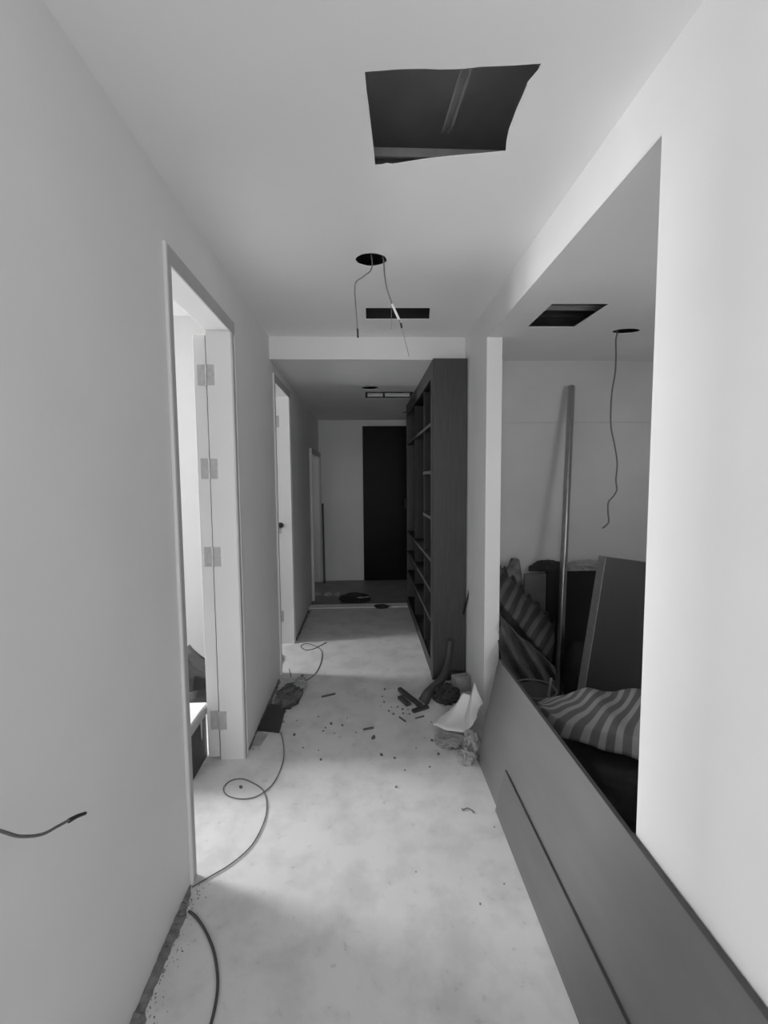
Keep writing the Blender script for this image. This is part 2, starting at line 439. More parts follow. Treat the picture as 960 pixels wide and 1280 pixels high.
# ------------------------------------------------------------------ doors
def door(n, y0, y1, head, proud=0.012, cw=0.045, lining=0.025, leaf=True, hinges=(), label=''):
    d = empty('door_%d' % n, (XL, (y0 + y1) / 2, 0)); tag(d, label, None, None, 'structure')
    inv = Matrix.Translation((-XL, -(y0 + y1) / 2, 0))
    def part(name, bm, m, parent=d, smooth=False):
        if parent is d:
            bm.transform(inv)
        return link(name, bm, m, parent, smooth)
    X0, X1 = XLB, XL
    part('jamb', boxes(((X0, y0, 0), (X1 + 0.004, y0 + lining, head)), bevel=0.002), M['door_paint'])
    part('jamb', boxes(((X0, y1 - lining, 0), (X1 + 0.004, y1, head)), bevel=0.002), M['door_paint'])
    part('head_lining', boxes(((X0, y0 + lining, head - lining), (X1 + 0.004, y1 - lining, head)), bevel=0.002), M['door_paint'])
    c0, c1, ct = y0 - 0.018, y1 + 0.018, head + 0.022
    hw = 0.058
    part('casing', boxes(((X1, c0 + 0.014, 0), (X1 + proud - 0.003, c0 + cw, ct - hw)), bevel=0.002), M['primer'])
    part('casing_bead', boxes(((X1, c0, 0), (X1 + proud, c0 + 0.014, ct)), bevel=0.003), M['door_paint'])
    part('casing', boxes(((X1, c1 - cw, 0), (X1 + proud - 0.003, c1 - 0.014, ct - hw)), bevel=0.002), M['primer'])
    part('casing_bead', boxes(((X1, c1 - 0.014, 0), (X1 + proud, c1, ct - hw)), bevel=0.003), M['door_paint'])
    part('casing', boxes(((X1, c0 + 0.014, ct - hw), (X1 + proud - 0.003, c1, ct)), bevel=0.002), M['primer'])
    if leaf:
        ly = y1 - lining + 0.008
        lo = link('leaf', boxes(((-0.056, 0, 0.012), (0, y1 - y0 - 0.06, head - 0.045)), bevel=0.002), M['door_paint'], d)
        lo.location = (X0 - 0.006 - XL, ly - (y0 + y1) / 2, 0)
        lo.rotation_euler = (0, 0, math.radians(3.5))
        for z in hinges:
            bm = bmesh.new()
            box(bm, (-0.040, -0.003, z - 0.048), (-0.004, 0.001, z + 0.048), bevel=0.001)   # plate on the leaf edge
            box(bm, (0.008, -0.0105, z - 0.048), (0.046, -0.0075, z + 0.048), bevel=0.001)   # plate on the jamb
            tube(bm, [(0.003, -0.006, z - 0.05), (0.003, -0.006, z + 0.05)], 0.006, 10, smooth=False)
            for sy in (-0.030, 0.0, 0.030):
                for sx in (-0.030, -0.014):
                    tube(bm, [(sx, -0.004, z + sy), (sx, -0.0025, z + sy)], 0.004, 8, smooth=False)
            link('hinge', bm, M['hinge'], lo)
    return d
d1 = door(1, 1.470, 2.170, 2.125, hinges=(1.895, 1.455, 1.030, 0.205), label='first left doorway with white frame and door folded back inside')
d2 = door(2, 3.110, 3.735, 2.110, hinges=(1.88, 1.00, 0.24), label='second left doorway with white frame past the first')
o = link('strike_plate', lathe([(0.0, 0), (0.022, 0), (0.022, 0.006), (0.012, 0.008), (0.0, 0.008)], 16), M['tape'], d2)
o.rotation_euler = (math.radians(90), 0, 0); o.location = (-0.085, 3.71 - (3.11 + 3.735) / 2, 1.02)
d3 = door(3, 5.040, 6.000, 1.735, proud=0.03, leaf=False, label='low pale doorway at far end of left wall')

# black door at the end
bd = empty('door_4', (0.29, YF, 0)); tag(bd, 'black lacquered door closing the far end of corridor', None, None, 'structure')
link('leaf', boxes(((-0.315, -0.03, 0.005), (0.36, -0.002, 2.115)), bevel=0.004), M['black'], bd)
link('door_handle', boxes(((0.25, -0.075, 1.0), (0.265, -0.06, 1.12)), ((0.25, -0.06, 1.0), (0.265, -0.03, 1.015)), ((0.25, -0.06, 1.105), (0.265, -0.03, 1.12))), M['rubber'], bd)

# ------------------------------------------------------------------ bookcase
BX0, BX1, BY0, BY1, BZ = 0.455, 0.680, 2.925, 4.80, 2.185
bc = empty('bookcase', ((BX0 + BX1) / 2, BY0, 0))
tag(bc, 'tall charcoal wooden bookcase with open shelves against right wall', 'bookcase')
def bpart(name, bs, m, bevel=0.002):
    bm = boxes(*bs, bevel=bevel); bm.transform(Matrix.Translation((-(BX0 + BX1) / 2, -BY0, 0)))
    return link(name, bm, m, bc)
T = 0.03
bpart('side_panel', [((BX0, BY0, 0.015), (BX1, BY0 + T, BZ))], M['dark_wood'])
bpart('side_panel', [((BX0, BY1 - T, 0.015), (BX1, BY1, BZ))], M['dark_wood'])
bpart('stile', [((BX0, BY0 + T, 0.0), (BX0 + 0.02, BY0 + 0.115, BZ))], M['dark_wood'])
bpart('top_rail', [((BX0, BY0 + 0.115, BZ - 0.11), (BX0 + 0.02, BY1 - T, BZ))], M['dark_wood'])
bpart('top_panel', [((BX0 + 0.02, BY0 + T, BZ - T), (BX1, BY1 - T, BZ))], M['dark_wood'])
bpart('back_panel', [((BX1 - 0.008, BY0 + T, 0.02), (BX1, BY1 - T, BZ - T))], M['dark_wood_shaded'])
bpart('plinth', [((BX0 + 0.005, BY0 + 0.115, 0.0), (BX0 + 0.02, BY1 - T, 0.10))], M['dark_wood'])
dv = [3.46, 4.12]
for y in dv:
    bpart('divider', [((BX0 + 0.012, y, 0.1), (BX1 - 0.008, y + 0.022, BZ - 0.11))], M['dark_wood_shaded'])
edges = [BY0 + T] + [y for d in dv for y in (d, d + 0.022)] + [BY1 - T]
for z in (0.10, 0.40, 0.615, 0.835, 1.135, 1.455, 1.785):
    for k in range(0, len(edges), 2):
        if k and z in (1.135, 1.455):
            continue
        a, b = edges[k], edges[k + 1]
        s = bpart('shelf', [((BX0 + 0.006, a, z - 0.022), (BX1 - 0.008, b, z))], M['dark_wood_shaded'])
        e = link('edge_strip', boxes(((BX0 + 0.003 - (BX0 + BX1) / 2, a - BY0, z - 0.022), (BX0 + 0.006 - (BX0 + BX1) / 2, b - BY0, z))), M['lit_shelf_edge'], s)
# rod sticking out behind the bookcase side
bm = bmesh.new(); a = on(579.5, 768, 1, 2.895); b = on(586.0, 741, 1, 2.86)
tube(bm, [a, b], 0.006, 10, smooth=False)
rod = link('screwdriver', bm, M['tape'], None, True)
tag(rod, 'thin dark screwdriver wedged upright between bookcase side and white column', 'tool')
bm = bmesh.new(); d = (b - a).normalized(); tube(bm, [b - d * 0.002, b + d * 0.02, b + d * 0.036], 0.009, 10, smooth=False, taper=0.5)
link('tip', bm, M['zinc'], rod, True)

# ------------------------------------------------------------------ boards leaning on the right wall
def leaning(name, xb, zb, xt, zt, y0, y1, th, m, label, shift=0.0):
    u = Vector((xt - xb, 0, zt - zb)); L = u.length; u.normalize()
    nrm = Vector((-u.z, 0, u.x))       # outward, towards the corridor and up
    root = empty(name, (xb, (y0 + y1) / 2, 0)); tag(root, label, 'board')
    def slab(a, b, off0, off1, ya, yb, mm, nm, skew=0.0):
        bm = bmesh.new(); vs_ = []
        for s in (a, b):
            for o_ in (off0, off1):
                for y in (ya, yb):
                    yy = y + (skew * s if y == yb else 0)
                    p = Vector((xb, 0, zb)) + u * s + nrm * o_
                    vs_.append(bm.verts.new((p.x - xb, yy - (y0 + y1) / 2, p.z)))
        for f in ((0, 1, 3, 2), (4, 6, 7, 5), (0, 4, 5, 1), (2, 3, 7, 6), (0, 2, 6, 4), (1, 5, 7, 3)):
            bm.faces.new([vs_[i] for i in f])
        return link(nm, bm, mm, root)
    slab(0, L - 0.001, -th, 0.0, y0, y1, m, 'panel', shift)
    slab(L - 0.001, L + 0.0015, -th, 0.0, y0, y1 , M['board_edge'], 'top_edge', shift)
    return root
leaning('fibreboard_sheet', 0.545, 0.004, 0.664, 0.490, -0.9, 2.085, 0.016, M['board'], 'long grey fibreboard sheet leaning along right wall across the opening', 0.09)
leaning('fibreboard_strip', 0.534, 0.003, 0.5755, 0.172, -0.9, 1.735, 0.008, M['board2'], 'narrow darker grey board strip leaning against the long grey sheet', 0.05)

# ------------------------------------------------------------------ corridor wires and cables
def above(p, dz=0.2):
    return Vector((p.x, p.y, p.z + dz))
YW = 1.98
def wy(px, py, y=YW): return on(px, py, 1, y)
w1 = wire('lamp_wire', [Vector((0.03, YW, ZS)), Vector((0.035, YW, ZC + 0.06)), wy(465, 334), wy(455, 345), wy(445.5, 352), wy(443.5, 362), wy(444.5, 380), wy(446, 400), wy(447, 412)],
          0.0028, M['wire'], 'bare grey wire hanging from ceiling lamp hole, curling left', 'wire')
bm = bmesh.new(); tube(bm, [wy(446.9, 411), wy(447.3, 422)], 0.0042, 8, smooth=False); link('tape_end', bm, M['tape'], w1, True)
w2 = wire('lamp_wire', [Vector((0.09, YW, ZS)), Vector((0.088, YW, ZC + 0.05)), wy(480, 331), wy(481, 345), wy(484, 362), wy(489, 377), wy(494, 390), wy(499, 401)],
          0.0032, M['wire'], 'twisted grey wire hanging from ceiling lamp hole, slanting right', 'wire')
bm = bmesh.new(); tube(bm, [wy(490, 380), wy(499, 400)], 0.0052, 8, smooth=False); link('sleeve', bm, M['louvre'], w2, True)
bm = bmesh.new(); tube(bm, [wy(501, 404), wy(502.3, 410)], 0.0045, 8, smooth=False); link('tape_end', bm, M['tape'], w2, True)
bm = bmesh.new(); tube(bm, [wy(499, 400), wy(502, 410), wy(506, 425), wy(511.5, 446)], 0.0013, 6); link('strand', bm, M['wire'], w2, True)
bm = bmesh.new(); tube(bm, [wy(488.5, 376), wy(489.3, 392), wy(489.2, 412)], 0.0013, 6); link('strand', bm, M['wire'], w2, True)
# side room wire
YR = 2.37
pts = [(770, 412), (770, 425), (770, 445), (769, 466), (765, 490), (763.5, 515), (764, 535), (768, 555), (771.5, 578), (770, 600), (771, 612), (767, 620), (760.5, 628), (760, 640), (761, 652), (757.5, 657), (753, 660.5)]
wire('lamp_wire', [Vector((1.37, YR, ZS)), Vector((1.365, YR, ZB + 0.05))] + [on(x, y, 1, YR) for x, y in pts[1:]], 0.0042, M['thin_cable'],
     'long kinked grey wire dangling from side room ceiling hole', 'wire')
# cable out of the left wall
c1 = wire('wall_cable', [Vector((XL - 0.03, 0.40, 0.86)), Vector((-0.60, 0.62, 0.80)), on(-25, 1041, 0, -0.585), on(25, 1045.5, 0, -0.58), on(52, 1043, 0, -0.578), on(72, 1033, 0, -0.575), on(90, 1023, 0, -0.57)],
          0.0027, M['thin_cable'], 'short grey cable sticking out of the near left wall with taped tip', 'cable')
bm = bmesh.new(); tube(bm, [on(86, 1026, 0, -0.571), on(96, 1020.5, 0, -0.567), on(107, 1016.5, 0, -0.563)], 0.0044, 10, taper=0.7); link('tape_end', bm, M['tape'], c1, True)
# cables on the floor
def fl(px, py, z=0.004): return on(px, py, 2, z)
wire('floor_cable', [fl(x, y) for x, y in ((240, 1109), (262, 1096), (290, 1079), (315, 1056), (330, 1027), (333.5, 1005), (329, 988), (317, 979), (303, 973.5), (288, 976), (279.5, 985), (284, 994), (300, 998.5), (318, 996.5), (334, 987), (346, 972), (354, 950), (354.5, 932), (351, 915))],
     0.0023, M['thin_cable'], 'thin grey cable looping over the bright floor by first doorway', 'cable')
wire('floor_cable', [fl(x, y, 0.0062) for x, y in ((236, 1139), (245, 1146), (256, 1162), (266, 1185), (271, 1210), (272, 1235), (268, 1262), (262, 1285), (252, 1315))],
     0.0042, M['cable'], 'thick dark cable curving over the floor beside near left wall', 'cable')
wire('floor_cable', [fl(x, y) for x, y in ((378, 853), (390, 846), (398, 836), (402.5, 822), (401, 812), (392, 806.5), (382, 804.5), (376, 808), (382, 812.5), (392, 811), (400, 807), (408, 803))],
     0.0028, M['cable'], 'dark cable looping on the light patch at second doorway', 'cable')

# ------------------------------------------------------------------ litter on the corridor floor
# dust swept along the foot of the left wall
def dust_strip(ya, yb, w0, m, label):
    bm = bmesh.new(); N = int((yb - ya) * 110); rows = []
    for i in range(N + 1):
        y = ya + (yb - ya) * i / N
        e = min(1.0, min(i, N - i) / 8 + 0.15)
        k = 0.5 + 0.5 * noise.noise(Vector((y * 11, 0, 0))) + 0.35 * noise.noise(Vector((y * 37, 5, 0)))
        wdt = w0 * (0.45 + max(0, k)) * e
        hgt = w0 * (0.22 + 0.35 * noise.noise(Vector((y * 23, 3, 0))) + 0.2 * noise.noise(Vector((y * 70, 9, 0)))) * e
        rows.append([bm.verts.new((XL - 0.004, y, 0.0)), bm.verts.new((XL + 0.001, y, max(hgt, 0.002))), bm.verts.new((XL + wdt * 0.35, y, max(0.002, hgt * 0.7 + 0.006 * noise.noise(Vector((y * 60, 1, 0)))))),
                     bm.verts.new((XL + wdt * 0.7, y, max(0.0015, hgt * 0.3))), bm.verts.new((XL + wdt, y, 0.0005)), bm.verts.new((XL + wdt * .5, y, -0.002))])
    for a, b in zip(rows, rows[1:]):
        for k in range(6):
            bm.faces.new((a[k], a[(k + 1) % 6], b[(k + 1) % 6], b[k]))
    bm.faces.new(rows[0]); bm.faces.new(rows[-1][::-1])
    for i in range(int((yb - ya) * 420)):                 # loose crumbs beside the ridge
        y = R.uniform(ya, yb); d_ = w0 * (0.5 + abs(R.gauss(0, 0.9))); r_ = R.uniform(0.0008, 0.0030)
        p_ = Vector((XL + d_, y, 0.0))
        t_ = [bm.verts.new(p_ + Vector((r_ * math.cos(a_) * R.uniform(.7, 1.6), r_ * math.sin(a_) * R.uniform(.7, 2.2), 0))) for a_ in (0.3, 2.4, 4.5)]
        t_.append(bm.verts.new(p_ + Vector((0, 0, r_ * 1.1))))
        for q_ in ((0, 1, 3), (1, 2, 3), (2, 0, 3), (0, 2, 1)):
            bm.faces.new([t_[k] for k in q_])
    tag(link('dust', bm, m, None, False), label, 'dust', None, 'stuff')
dust_strip(0.55, 1.455, 0.030, M['dust'], 'grey dust and rubble swept along foot of near left wall')
dust_strip(2.21, 3.05, 0.020, M['mess'], 'dark sweepings along the wall foot between first two doorways')
dust_strip(3.76, 4.70, 0.020, M['mess'], 'dark sweepings along the wall foot past second doorway')

def prism(outline, z0, z1, m, name, parent=None, tilt=None):
    bm = bmesh.new()
    A = [bm.verts.new((p[0], p[1], z0 if len(p) < 3 else p[2])) for p in outline]
    B = [bm.verts.new((p[0], p[1], (z1 if len(p) < 3 else p[2] + (z1 - z0)))) for p in outline]
    n = len(A)
    bm.faces.new(A[::-1]); bm.faces.new(B)
    for i in range(n):
        bm.faces.new((A[i], A[(i + 1) % n], B[(i + 1) % n], B[i]))
    return link(name, bm, m, parent)

# dark offcut by the left wall
P4 = [fl(x, y, 0.012)[:2] for x, y in ((322, 911), (349, 914), (357, 884), (338, 879))]
tag(prism(P4, 0.0, 0.012, M['dark_board'], 'board_offcut'), 'dark flat board offcut lying against the left wall', 'offcut')
P4 = [fl(x, y, 0.012)[:2] for x, y in ((314, 932), (325, 930), (335, 916), (322, 913))]
tag(prism(P4, 0.0, 0.006, M['foam'], 'paper_scrap'), 'grey paper scrap on the floor before dark offcut', 'scrap')
c = fl(356, 868, 0.04)
tag(link('plastic_bag', lump((c.x + 0.02, c.y + 0.05, 0.008), (0.075, 0.15, 0.026), 2.0, 0.45, 2.2, 4, 0.001, True), M['mess'], None, False), 'crumpled dark plastic film heaped against left wall behind offcut', 'bag')
c = fl(371, 856, 0.04)
tag(link('plastic_bag', lump((c.x + 0.015, c.y + .06, 0.02), (0.04, 0.065, 0.034), 5.0, 0.4, 1.6, 4, 0.001, True), M['foam'], None, False), 'small pale scrunched bag at corner of bright doorway patch', 'bag')
wire('stick', [fl(376, 851, 0.01), fl(378, 844, 0.06)], 0.008, M['chip'], 'short dark stick poking up from scrunched bag', 'stick')
wire('stick', [fl(364, 846, 0.01), fl(361.5, 836, 0.05)], 0.003, M['chip'], 'thin dark twig standing by the bright doorway patch', 'stick')
bmx = lump((fl(348, 826, 0.0).x - 0.04, 3.36, 0.02), (0.05, 0.12, 0.03), 9, 0.4, 3, 3, 0.001, True)
tag(link('dark_rag', bmx, M['black_cloth']), 'small dark rag inside the second doorway', 'rag')

# pieces at the foot of the bookcase
def stick_box(name, p, q, wdt, hgt, m, label, cat='offcut', group=None, parent=None):
    p, q = Vector(p), Vector(q); d = q - p; L = d.length
    mtx = Matrix.Translation(p) @ d.to_track_quat('X', 'Z').to_matrix().to_4x4()
    bm = bmesh.new(); box(bm, (0, -wdt / 2, -hgt / 2), (L, wdt / 2, hgt / 2), mtx, bevel=min(wdt, hgt) * 0.12)
    o_ = link(name, bm, m, parent)
    if label: tag(o_, label, cat, group)
    return o_
# long bent dark strip leaning on the bookcase, its foot on the floor
path = smooth_path([on(529, 878, 2, 0.012), on(536, 866, 1, 2.66), on(547, 855, 1, 2.73), on(556, 842, 1, 2.80), on(561, 822, 1, 2.875), on(563, 800, 1, 2.905)], 6)
bm = bmesh.new(); rows = []
for i, p in enumerate(path):
    d = (path[min(i + 1, len(path) - 1)] - path[max(i - 1, 0)]).normalized()
    s = d.cross(Vector((0, -1, 0.25))).normalized(); n = s.cross(d).normalized()
    hw = 0.034 * (1 - 0.45 * i / (len(path) - 1))
    rows.append([bm.verts.new(p + s * a + n * b) for a, b in ((-hw, 0.005), (hw, 0.005), (hw, -0.005), (-hw, -0.005))])
for a, b in zip(rows, rows[1:]):
    for k in range(4):
        bm.faces.new((a[k], a[(k + 1) % 4], b[(k + 1) % 4], b[k]))
bm.faces.new(rows[0]); bm.faces.new(rows[-1][::-1])
tag(link('trim_strip', bm, M['dark_wood'], None, True), 'bent dark trim strip leaning up against the bookcase end', 'strip')
stick_box('wood_offcut', fl(499, 861, 0.012), fl(527, 883, 0.012), 0.026, 0.022, M['dark_wood'], 'long dark wooden offcut pointing left from bookcase foot')
stick_box('wood_offcut', fl(500, 871, 0.010), fl(511, 881, 0.010), 0.036, 0.018, M['dark_wood'], 'short dark wooden offcut below the long one')
stick_box('wood_offcut', fl(516, 889, 0.009), fl(535, 883, 0.009), 0.028, 0.016, M['dark_wood'], 'flat dark wooden offcut at foot of bent strip')
c = fl(560, 873, 0.03)
tag(link('dark_rag', lump((c.x, c.y + 0.06, 0.025), (0.08, 0.09, 0.06), 11, 0.35, 2.2, 4, 0.001, True), M['black_cloth']), 'black crumpled cloth under the bookcase end', 'rag')
# grey block
a, b = on(563, 862, 1, 2.74), on(584, 849, 1, 2.74)
mb = bmesh.new(); box(mb, (-0.055, -0.035, 0), (0.055, 0.035, 0.10), Matrix.Translation((0.622, 2.80, 0.0)) @ Matrix.Rotation(0.25, 4, 'Z'), bevel=0.006)
tag(link('block', mb, M['block']), 'grey lightweight block standing in corner by bookcase', 'block')
# torn plasterboard paper
def crnr(px, py, y): return on(px, py, 1, y)
top = [crnr(572, 884, 2.46), crnr(579, 866, 2.46), crnr(591, 869, 2.45), crnr(594, 853, 2.44), crnr(603, 880, 2.36)]
bot = [crnr(541, 906, 2.33), crnr(560, 914, 2.28), crnr(580, 916, 2.25), crnr(590, 908, 2.25), crnr(597, 897, 2.28)]
def torn(u, v):
    k = u * 4; i = min(3, int(k)); f = k - i
    a_ = top[i].lerp(top[i + 1], f); b_ = bot[i].lerp(bot[i + 1], f)
    p = b_.lerp(a_, v)
    p.y += 0.05 * math.sin(v * math.pi) * (1 - 0.3 * u)
    p.z = max(p.z - 0.02 * math.sin(v * math.pi), 0.006)
    return p
tag(link('torn_sheet', sheet(torn, 24, 14, 0.004, 0.006, 14, 3), M['gypsum'], None, True), 'torn white board paper curling up beside the white column', 'paper')
for (px, py, sx, sy, sz, seed, m, lb) in ((562, 922, 0.075, 0.07, 0.022, 21, 'foam', 'flattened crumple of grey film below torn white paper'),
                                          (589, 921, 0.045, 0.065, 0.055, 23, 'foam', 'grey crumpled film lump touching the long sheet end'),
                                          (583, 941, 0.04, 0.04, 0.042, 25, 'foam', 'round scrunched grey film ball nearest to long sheet')):
    c = fl(px, py, sz)
    tag(link('crumpled_film', lump((c.x, c.y, sz * 0.35), (sx, sy, sz), seed, 0.42, 1.35, 4, 0.001, True), M[m], None, False), lb, 'film')
stick_box('splinter', fl(561, 889, 0.01), fl(571, 884, 0.01), 0.012, 0.010, M['chip'], 'small dark splinter by torn white paper', 'splinter')
stick_box('splinter', fl(402, 871, 0.004), fl(419, 867, 0.004), 0.014, 0.006, M['chip'], 'long thin splinter on left of corridor floor', 'splinter')
stick_box('splinter', fl(454, 912, 0.004), fl(467, 909.5, 0.004), 0.012, 0.007, M['chip'], 'dark splinter in the middle of corridor floor', 'splinter')
stick_box('splinter', fl(519, 898, 0.003), fl(530, 895, 0.003), 0.009, 0.006, M['chip'], 'thin splinter before the dark wooden offcuts', 'splinter')
stick_box('splinter', fl(499, 896, 0.003), fl(507, 902, 0.003), 0.008, 0.006, M['chip'], 'thin slanting splinter left of the offcuts', 'splinter')
stick_box('splinter', fl(596, 950, 0.01), fl(600, 945, 0.03), 0.008, 0.008, M['chip'], 'dark splinter leaning at the long sheet corner', 'splinter')
# chips, one object each
protos = []
for k in range(5):
    n = R.randint(5, 7); pts_ = []
    for i in range(n):
        a_ = 2 * math.pi * i / n + R.uniform(-.25, .25); r_ = R.uniform(.6, 1.1)
        pts_.append((r_ * math.cos(a_) * 0.011, r_ * math.sin(a_) * 0.008))
    bm = bmesh.new()
    A = [bm.verts.new((x, y, 0)) for x, y in pts_]; B = [bm.verts.new((x * .8, y * .8, 0.007 + R.uniform(-.002, .003))) for x, y in pts_]
    bm.faces.new(A[::-1]); bm.faces.new(B)
    for i in range(n):
        bm.faces.new((A[i], A[(i + 1) % n], B[(i + 1) % n], B[i]))
    bmesh.ops.recalc_face_normals(bm, faces=bm.faces)
    me = bpy.data.meshes.new('debris_chip'); bm.to_mesh(me); bm.free(); me.materials.append(M['chip' if k < 4 else 'chip2']); protos.append(me)
def chips(lst, label, group, base=0.85):
    for i, q in enumerate(lst):
        px, py = q[:2]; s = q[2] if len(q) > 2 else 1.0
        o_ = bpy.data.objects.new('debris_chip', protos[(i * 7 + int(px)) % 5]); COL.objects.link(o_)
        o_.location = fl(px, py, 0.0); o_.rotation_euler = (0, 0, R.uniform(0, 6.28)); o_.scale = (s * base, s * base, s * base)
        tag(o_, label, 'chip', group)
chips([(481, 862), (478, 871, .8), (480, 878), (486, 889), (492, 893, 1.1), (497, 884, .8), (503, 887), (510, 887, .9), (512, 893, .8), (476, 883, .6), (489, 884, .6), (504, 892, .8)],
      'small dark chip scattered on floor left of the wooden offcuts', 'chips by the wooden offcuts')
chips([(368, 919, 1.3), (414, 905, 1.2), (404, 914, .8), (407, 910, .8), (428, 907, .9), (418, 917, .6), (398, 896, .7), (379, 935, .7), (398, 938, .7), (371, 901, .6), (445, 916, .6), (434, 898, .5)],
      'small dark chip on the shaded floor left of corridor centre', 'chips on the left of the floor')
chips([(477, 944, 1.3), (493, 948, .9), (401, 950, .9), (540, 926, 1.1), (548, 943, 1.1), (506, 963, .6), (537, 959, .8), (495, 984, .9), (567, 911, 1.0), (571, 925, .9), (539, 903, .7), (520, 935, .6), (560, 930, .7)],
      'small dark chip on the lit floor in front of the offcuts', 'chips on the lit floor')
chips([(578, 1012, .7), (618, 1034, .5), (630, 1105, .5), (520, 1090, .4), (600, 1130, .5)],
      'tiny dark chip on the near stretch of corridor floor', 'chips on the near floor', 0.8)
wire('curl', [fl(578, 1013, .003), fl(584, 1010, .006), fl(590, 1013, .004), fl(592, 1016, .003)], 0.002, M['chip'], 'thin curled shaving on floor beside the narrow board strip', 'shaving')

chips([(467, 923, 1.9)], 'largest dark chip lying alone in the middle of corridor floor', 'single chips')
chips([(301, 984.5, 1.1)], 'dark chip lying inside the grey cable loop', 'single chips')
chips([(354, 903, 1.3)], 'dark chip at the near right corner of the dark flat offcut', 'single chips')
chips([(356, 890, 1.2)], 'dark chip at the far right side of the dark flat offcut', 'single chips')
chips([(204, 1214, .9)], 'dark crumb on floor beside the near left wall dust', 'single chips')

# far end litter
c = fl(444, 748, 0.02)
tag(link('dark_rag', lump((c.x, c.y, 0.02), (0.16, 0.13, 0.05), 31, 0.4, 2.4, 4, 0.001, True), M['black_cloth']), 'dark rag heaped on the floor before the black door', 'rag')
stick_box('splinter', fl(447, 747, 0.075), fl(461, 746, 0.07), 0.02, 0.01, M['block'], 'pale splinter lying on the far dark rag', 'splinter')
c = fl(477, 759, 0.0)
tag(link('mat', lump((c.x, c.y, 0.008), (0.085, 0.06, 0.02), 33, 0.3, 2, 3, 0.001), M['black_cloth'], None, True), 'small dark scrap on the pale strip', 'scrap')
for k, (px, lb) in enumerate(((396, 'leftmost pale rubble heap'), (410, 'middle pale rubble heap'), (424, 'rightmost pale rubble heap'))):
    c = fl(px, 744, 0.0)
    tag(link('rubble', lump((c.x, c.y, 0.005), (0.05, 0.045, 0.03), 40 + k, 0.4, 3, 3, 0.001, True), M['block']), lb + ' on the dark floor by the low doorway', 'rubble')
stick_box('dark_plank', (-0.560, 5.90, 0.0), (-0.575, 5.985, 1.075), 0.02, 0.05, M['tape'], 'narrow black plank standing in far left corner by low doorway', 'plank')

# far ceiling grille
gr = empty('air_grille', (0.235, 4.27, ZL)); tag(gr, 'pale louvred air grille set in the far ceiling slot', 'vent')
link('grille_frame', boxes(((-0.22, -0.155, 0.006), (0.225, -0.14, 0.016)), ((-0.22, 0.14, 0.004), (0.225, 0.155, 0.03)), ((-0.22, -0.14, 0.004), (-0.205, 0.14, 0.03)), ((0.21, -0.14, 0.004), (0.225, 0.14, 0.03))), M['gap'], gr)
for xa, xb in ((-0.20, -0.055), (-0.035, 0.20)):
    bm = bmesh.new(); box(bm, (xa, -0.002, -0.016), (xb, 0.002, 0.02), Matrix.Translation((0, -0.02, 0.0)) @ Matrix.Rotation(math.radians(-15), 4, 'X'))
    link('slat', bm, M['louvre'], gr)

# ------------------------------------------------------------------ inside the first left room
tb = empty('tool_box', (-0.98, 2.075, 0)); tag(tb, 'dark box with pale dusty lid standing just inside first doorway', 'box')
link('body', boxes(((-0.27, -0.10, 0.0), (0.165, 0.11, 0.225)), bevel=0.008), M['dark_board'], tb)
ld = link('lid', boxes(((-0.28, -0.11, 0.225), (0.172, 0.12, 0.275)), bevel=0.006), M['lid_side'], tb)
link('lid_top', boxes(((-0.272, -0.102, 0.2745), (0.165, 0.112, 0.279))), M['lid'], ld)
bm = bmesh.new(); tube(bm, [(0.167, 0.03, 0.23), (0.167, 0.032, 0.19), (0.166, 0.034, 0.13)], 0.007, 8, taper=0.5); link('paint_drip', bm, M['lid_side'], tb, True)
# slumped dark bag
bg = empty('tote_bag', (-1.02, 2.55, 0)); tag(bg, 'slumped dark bag with black gaping mouth behind pale lidded box', 'bag')
def q(px, py, y): return on(px, py, 1, y) - Vector((-1.02, 2.55, 0))
bm = bmesh.new()
fr = [q(225, 815, 2.5), q(238, 832, 2.5), q(268, 849, 2.5), q(268, 858, 2.5), q(240, 866, 2.5), q(225, 866, 2.5)]
bk = [p + Vector((0, 0.14, 0)) for p in fr]
A = [bm.verts.new(p) for p in fr]; B = [bm.verts.new(p) for p in bk]
bm.faces.new(A); bm.faces.new(B[::-1])
for i in range(6):
    bm.faces.new((A[i], A[(i + 1) % 6], B[(i + 1) % 6], B[i]))
bmesh.ops.bevel(bm, geom=list(bm.edges), offset=0.008, segments=2, affect='EDGES')
link('flap', bm, M['grey_cloth'], bg, True)
bm = bmesh.new(); A = [bm.verts.new(p) for p in (q(243, 846, 2.492), q(268, 850, 2.492), q(268, 857, 2.492), q(250, 863, 2.492), q(241, 863, 2.492))]
B = [bm.verts.new(v.co + Vector((0, 0.02, 0))) for v in A]
bm.faces.new(A); bm.faces.new(B[::-1])
for i in range(5):
    bm.faces.new((A[i], A[(i + 1) % 5], B[(i + 1) % 5], B[i]))
link('mouth', bm, M['tape'], bg)
bm = lump((0.0, 0.16, 0.09), (0.15, 0.12, 0.14), 51, 0.2, 2, 4, 0.001); link('body', bm, M['grey_cloth'], bg, True)

# ------------------------------------------------------------------ side room
# steel channel
a = on(697.5, 868, 1, 2.60); a = a + (a - on(715, 480, 1, 2.90)) * (a.z / (2.02 - a.z) * 0.98)
b = on(714.5, 482, 1, 2.90)
d = (b - a); L = d.length
mtx = Matrix.Translation(a) @ d.to_track_quat('Z', 'Y').to_matrix().to_4x4() @ Matrix.Rotation(math.radians(-28), 4, 'Z')
bm = bmesh.new(); box(bm, (-0.018, -0.018, 0), (0.018, 0.018, L), mtx, bevel=0.007)
tag(link('metal_channel', bm, M['steel'], None, True), 'tall shiny steel section leaning on side room back wall', 'channel')
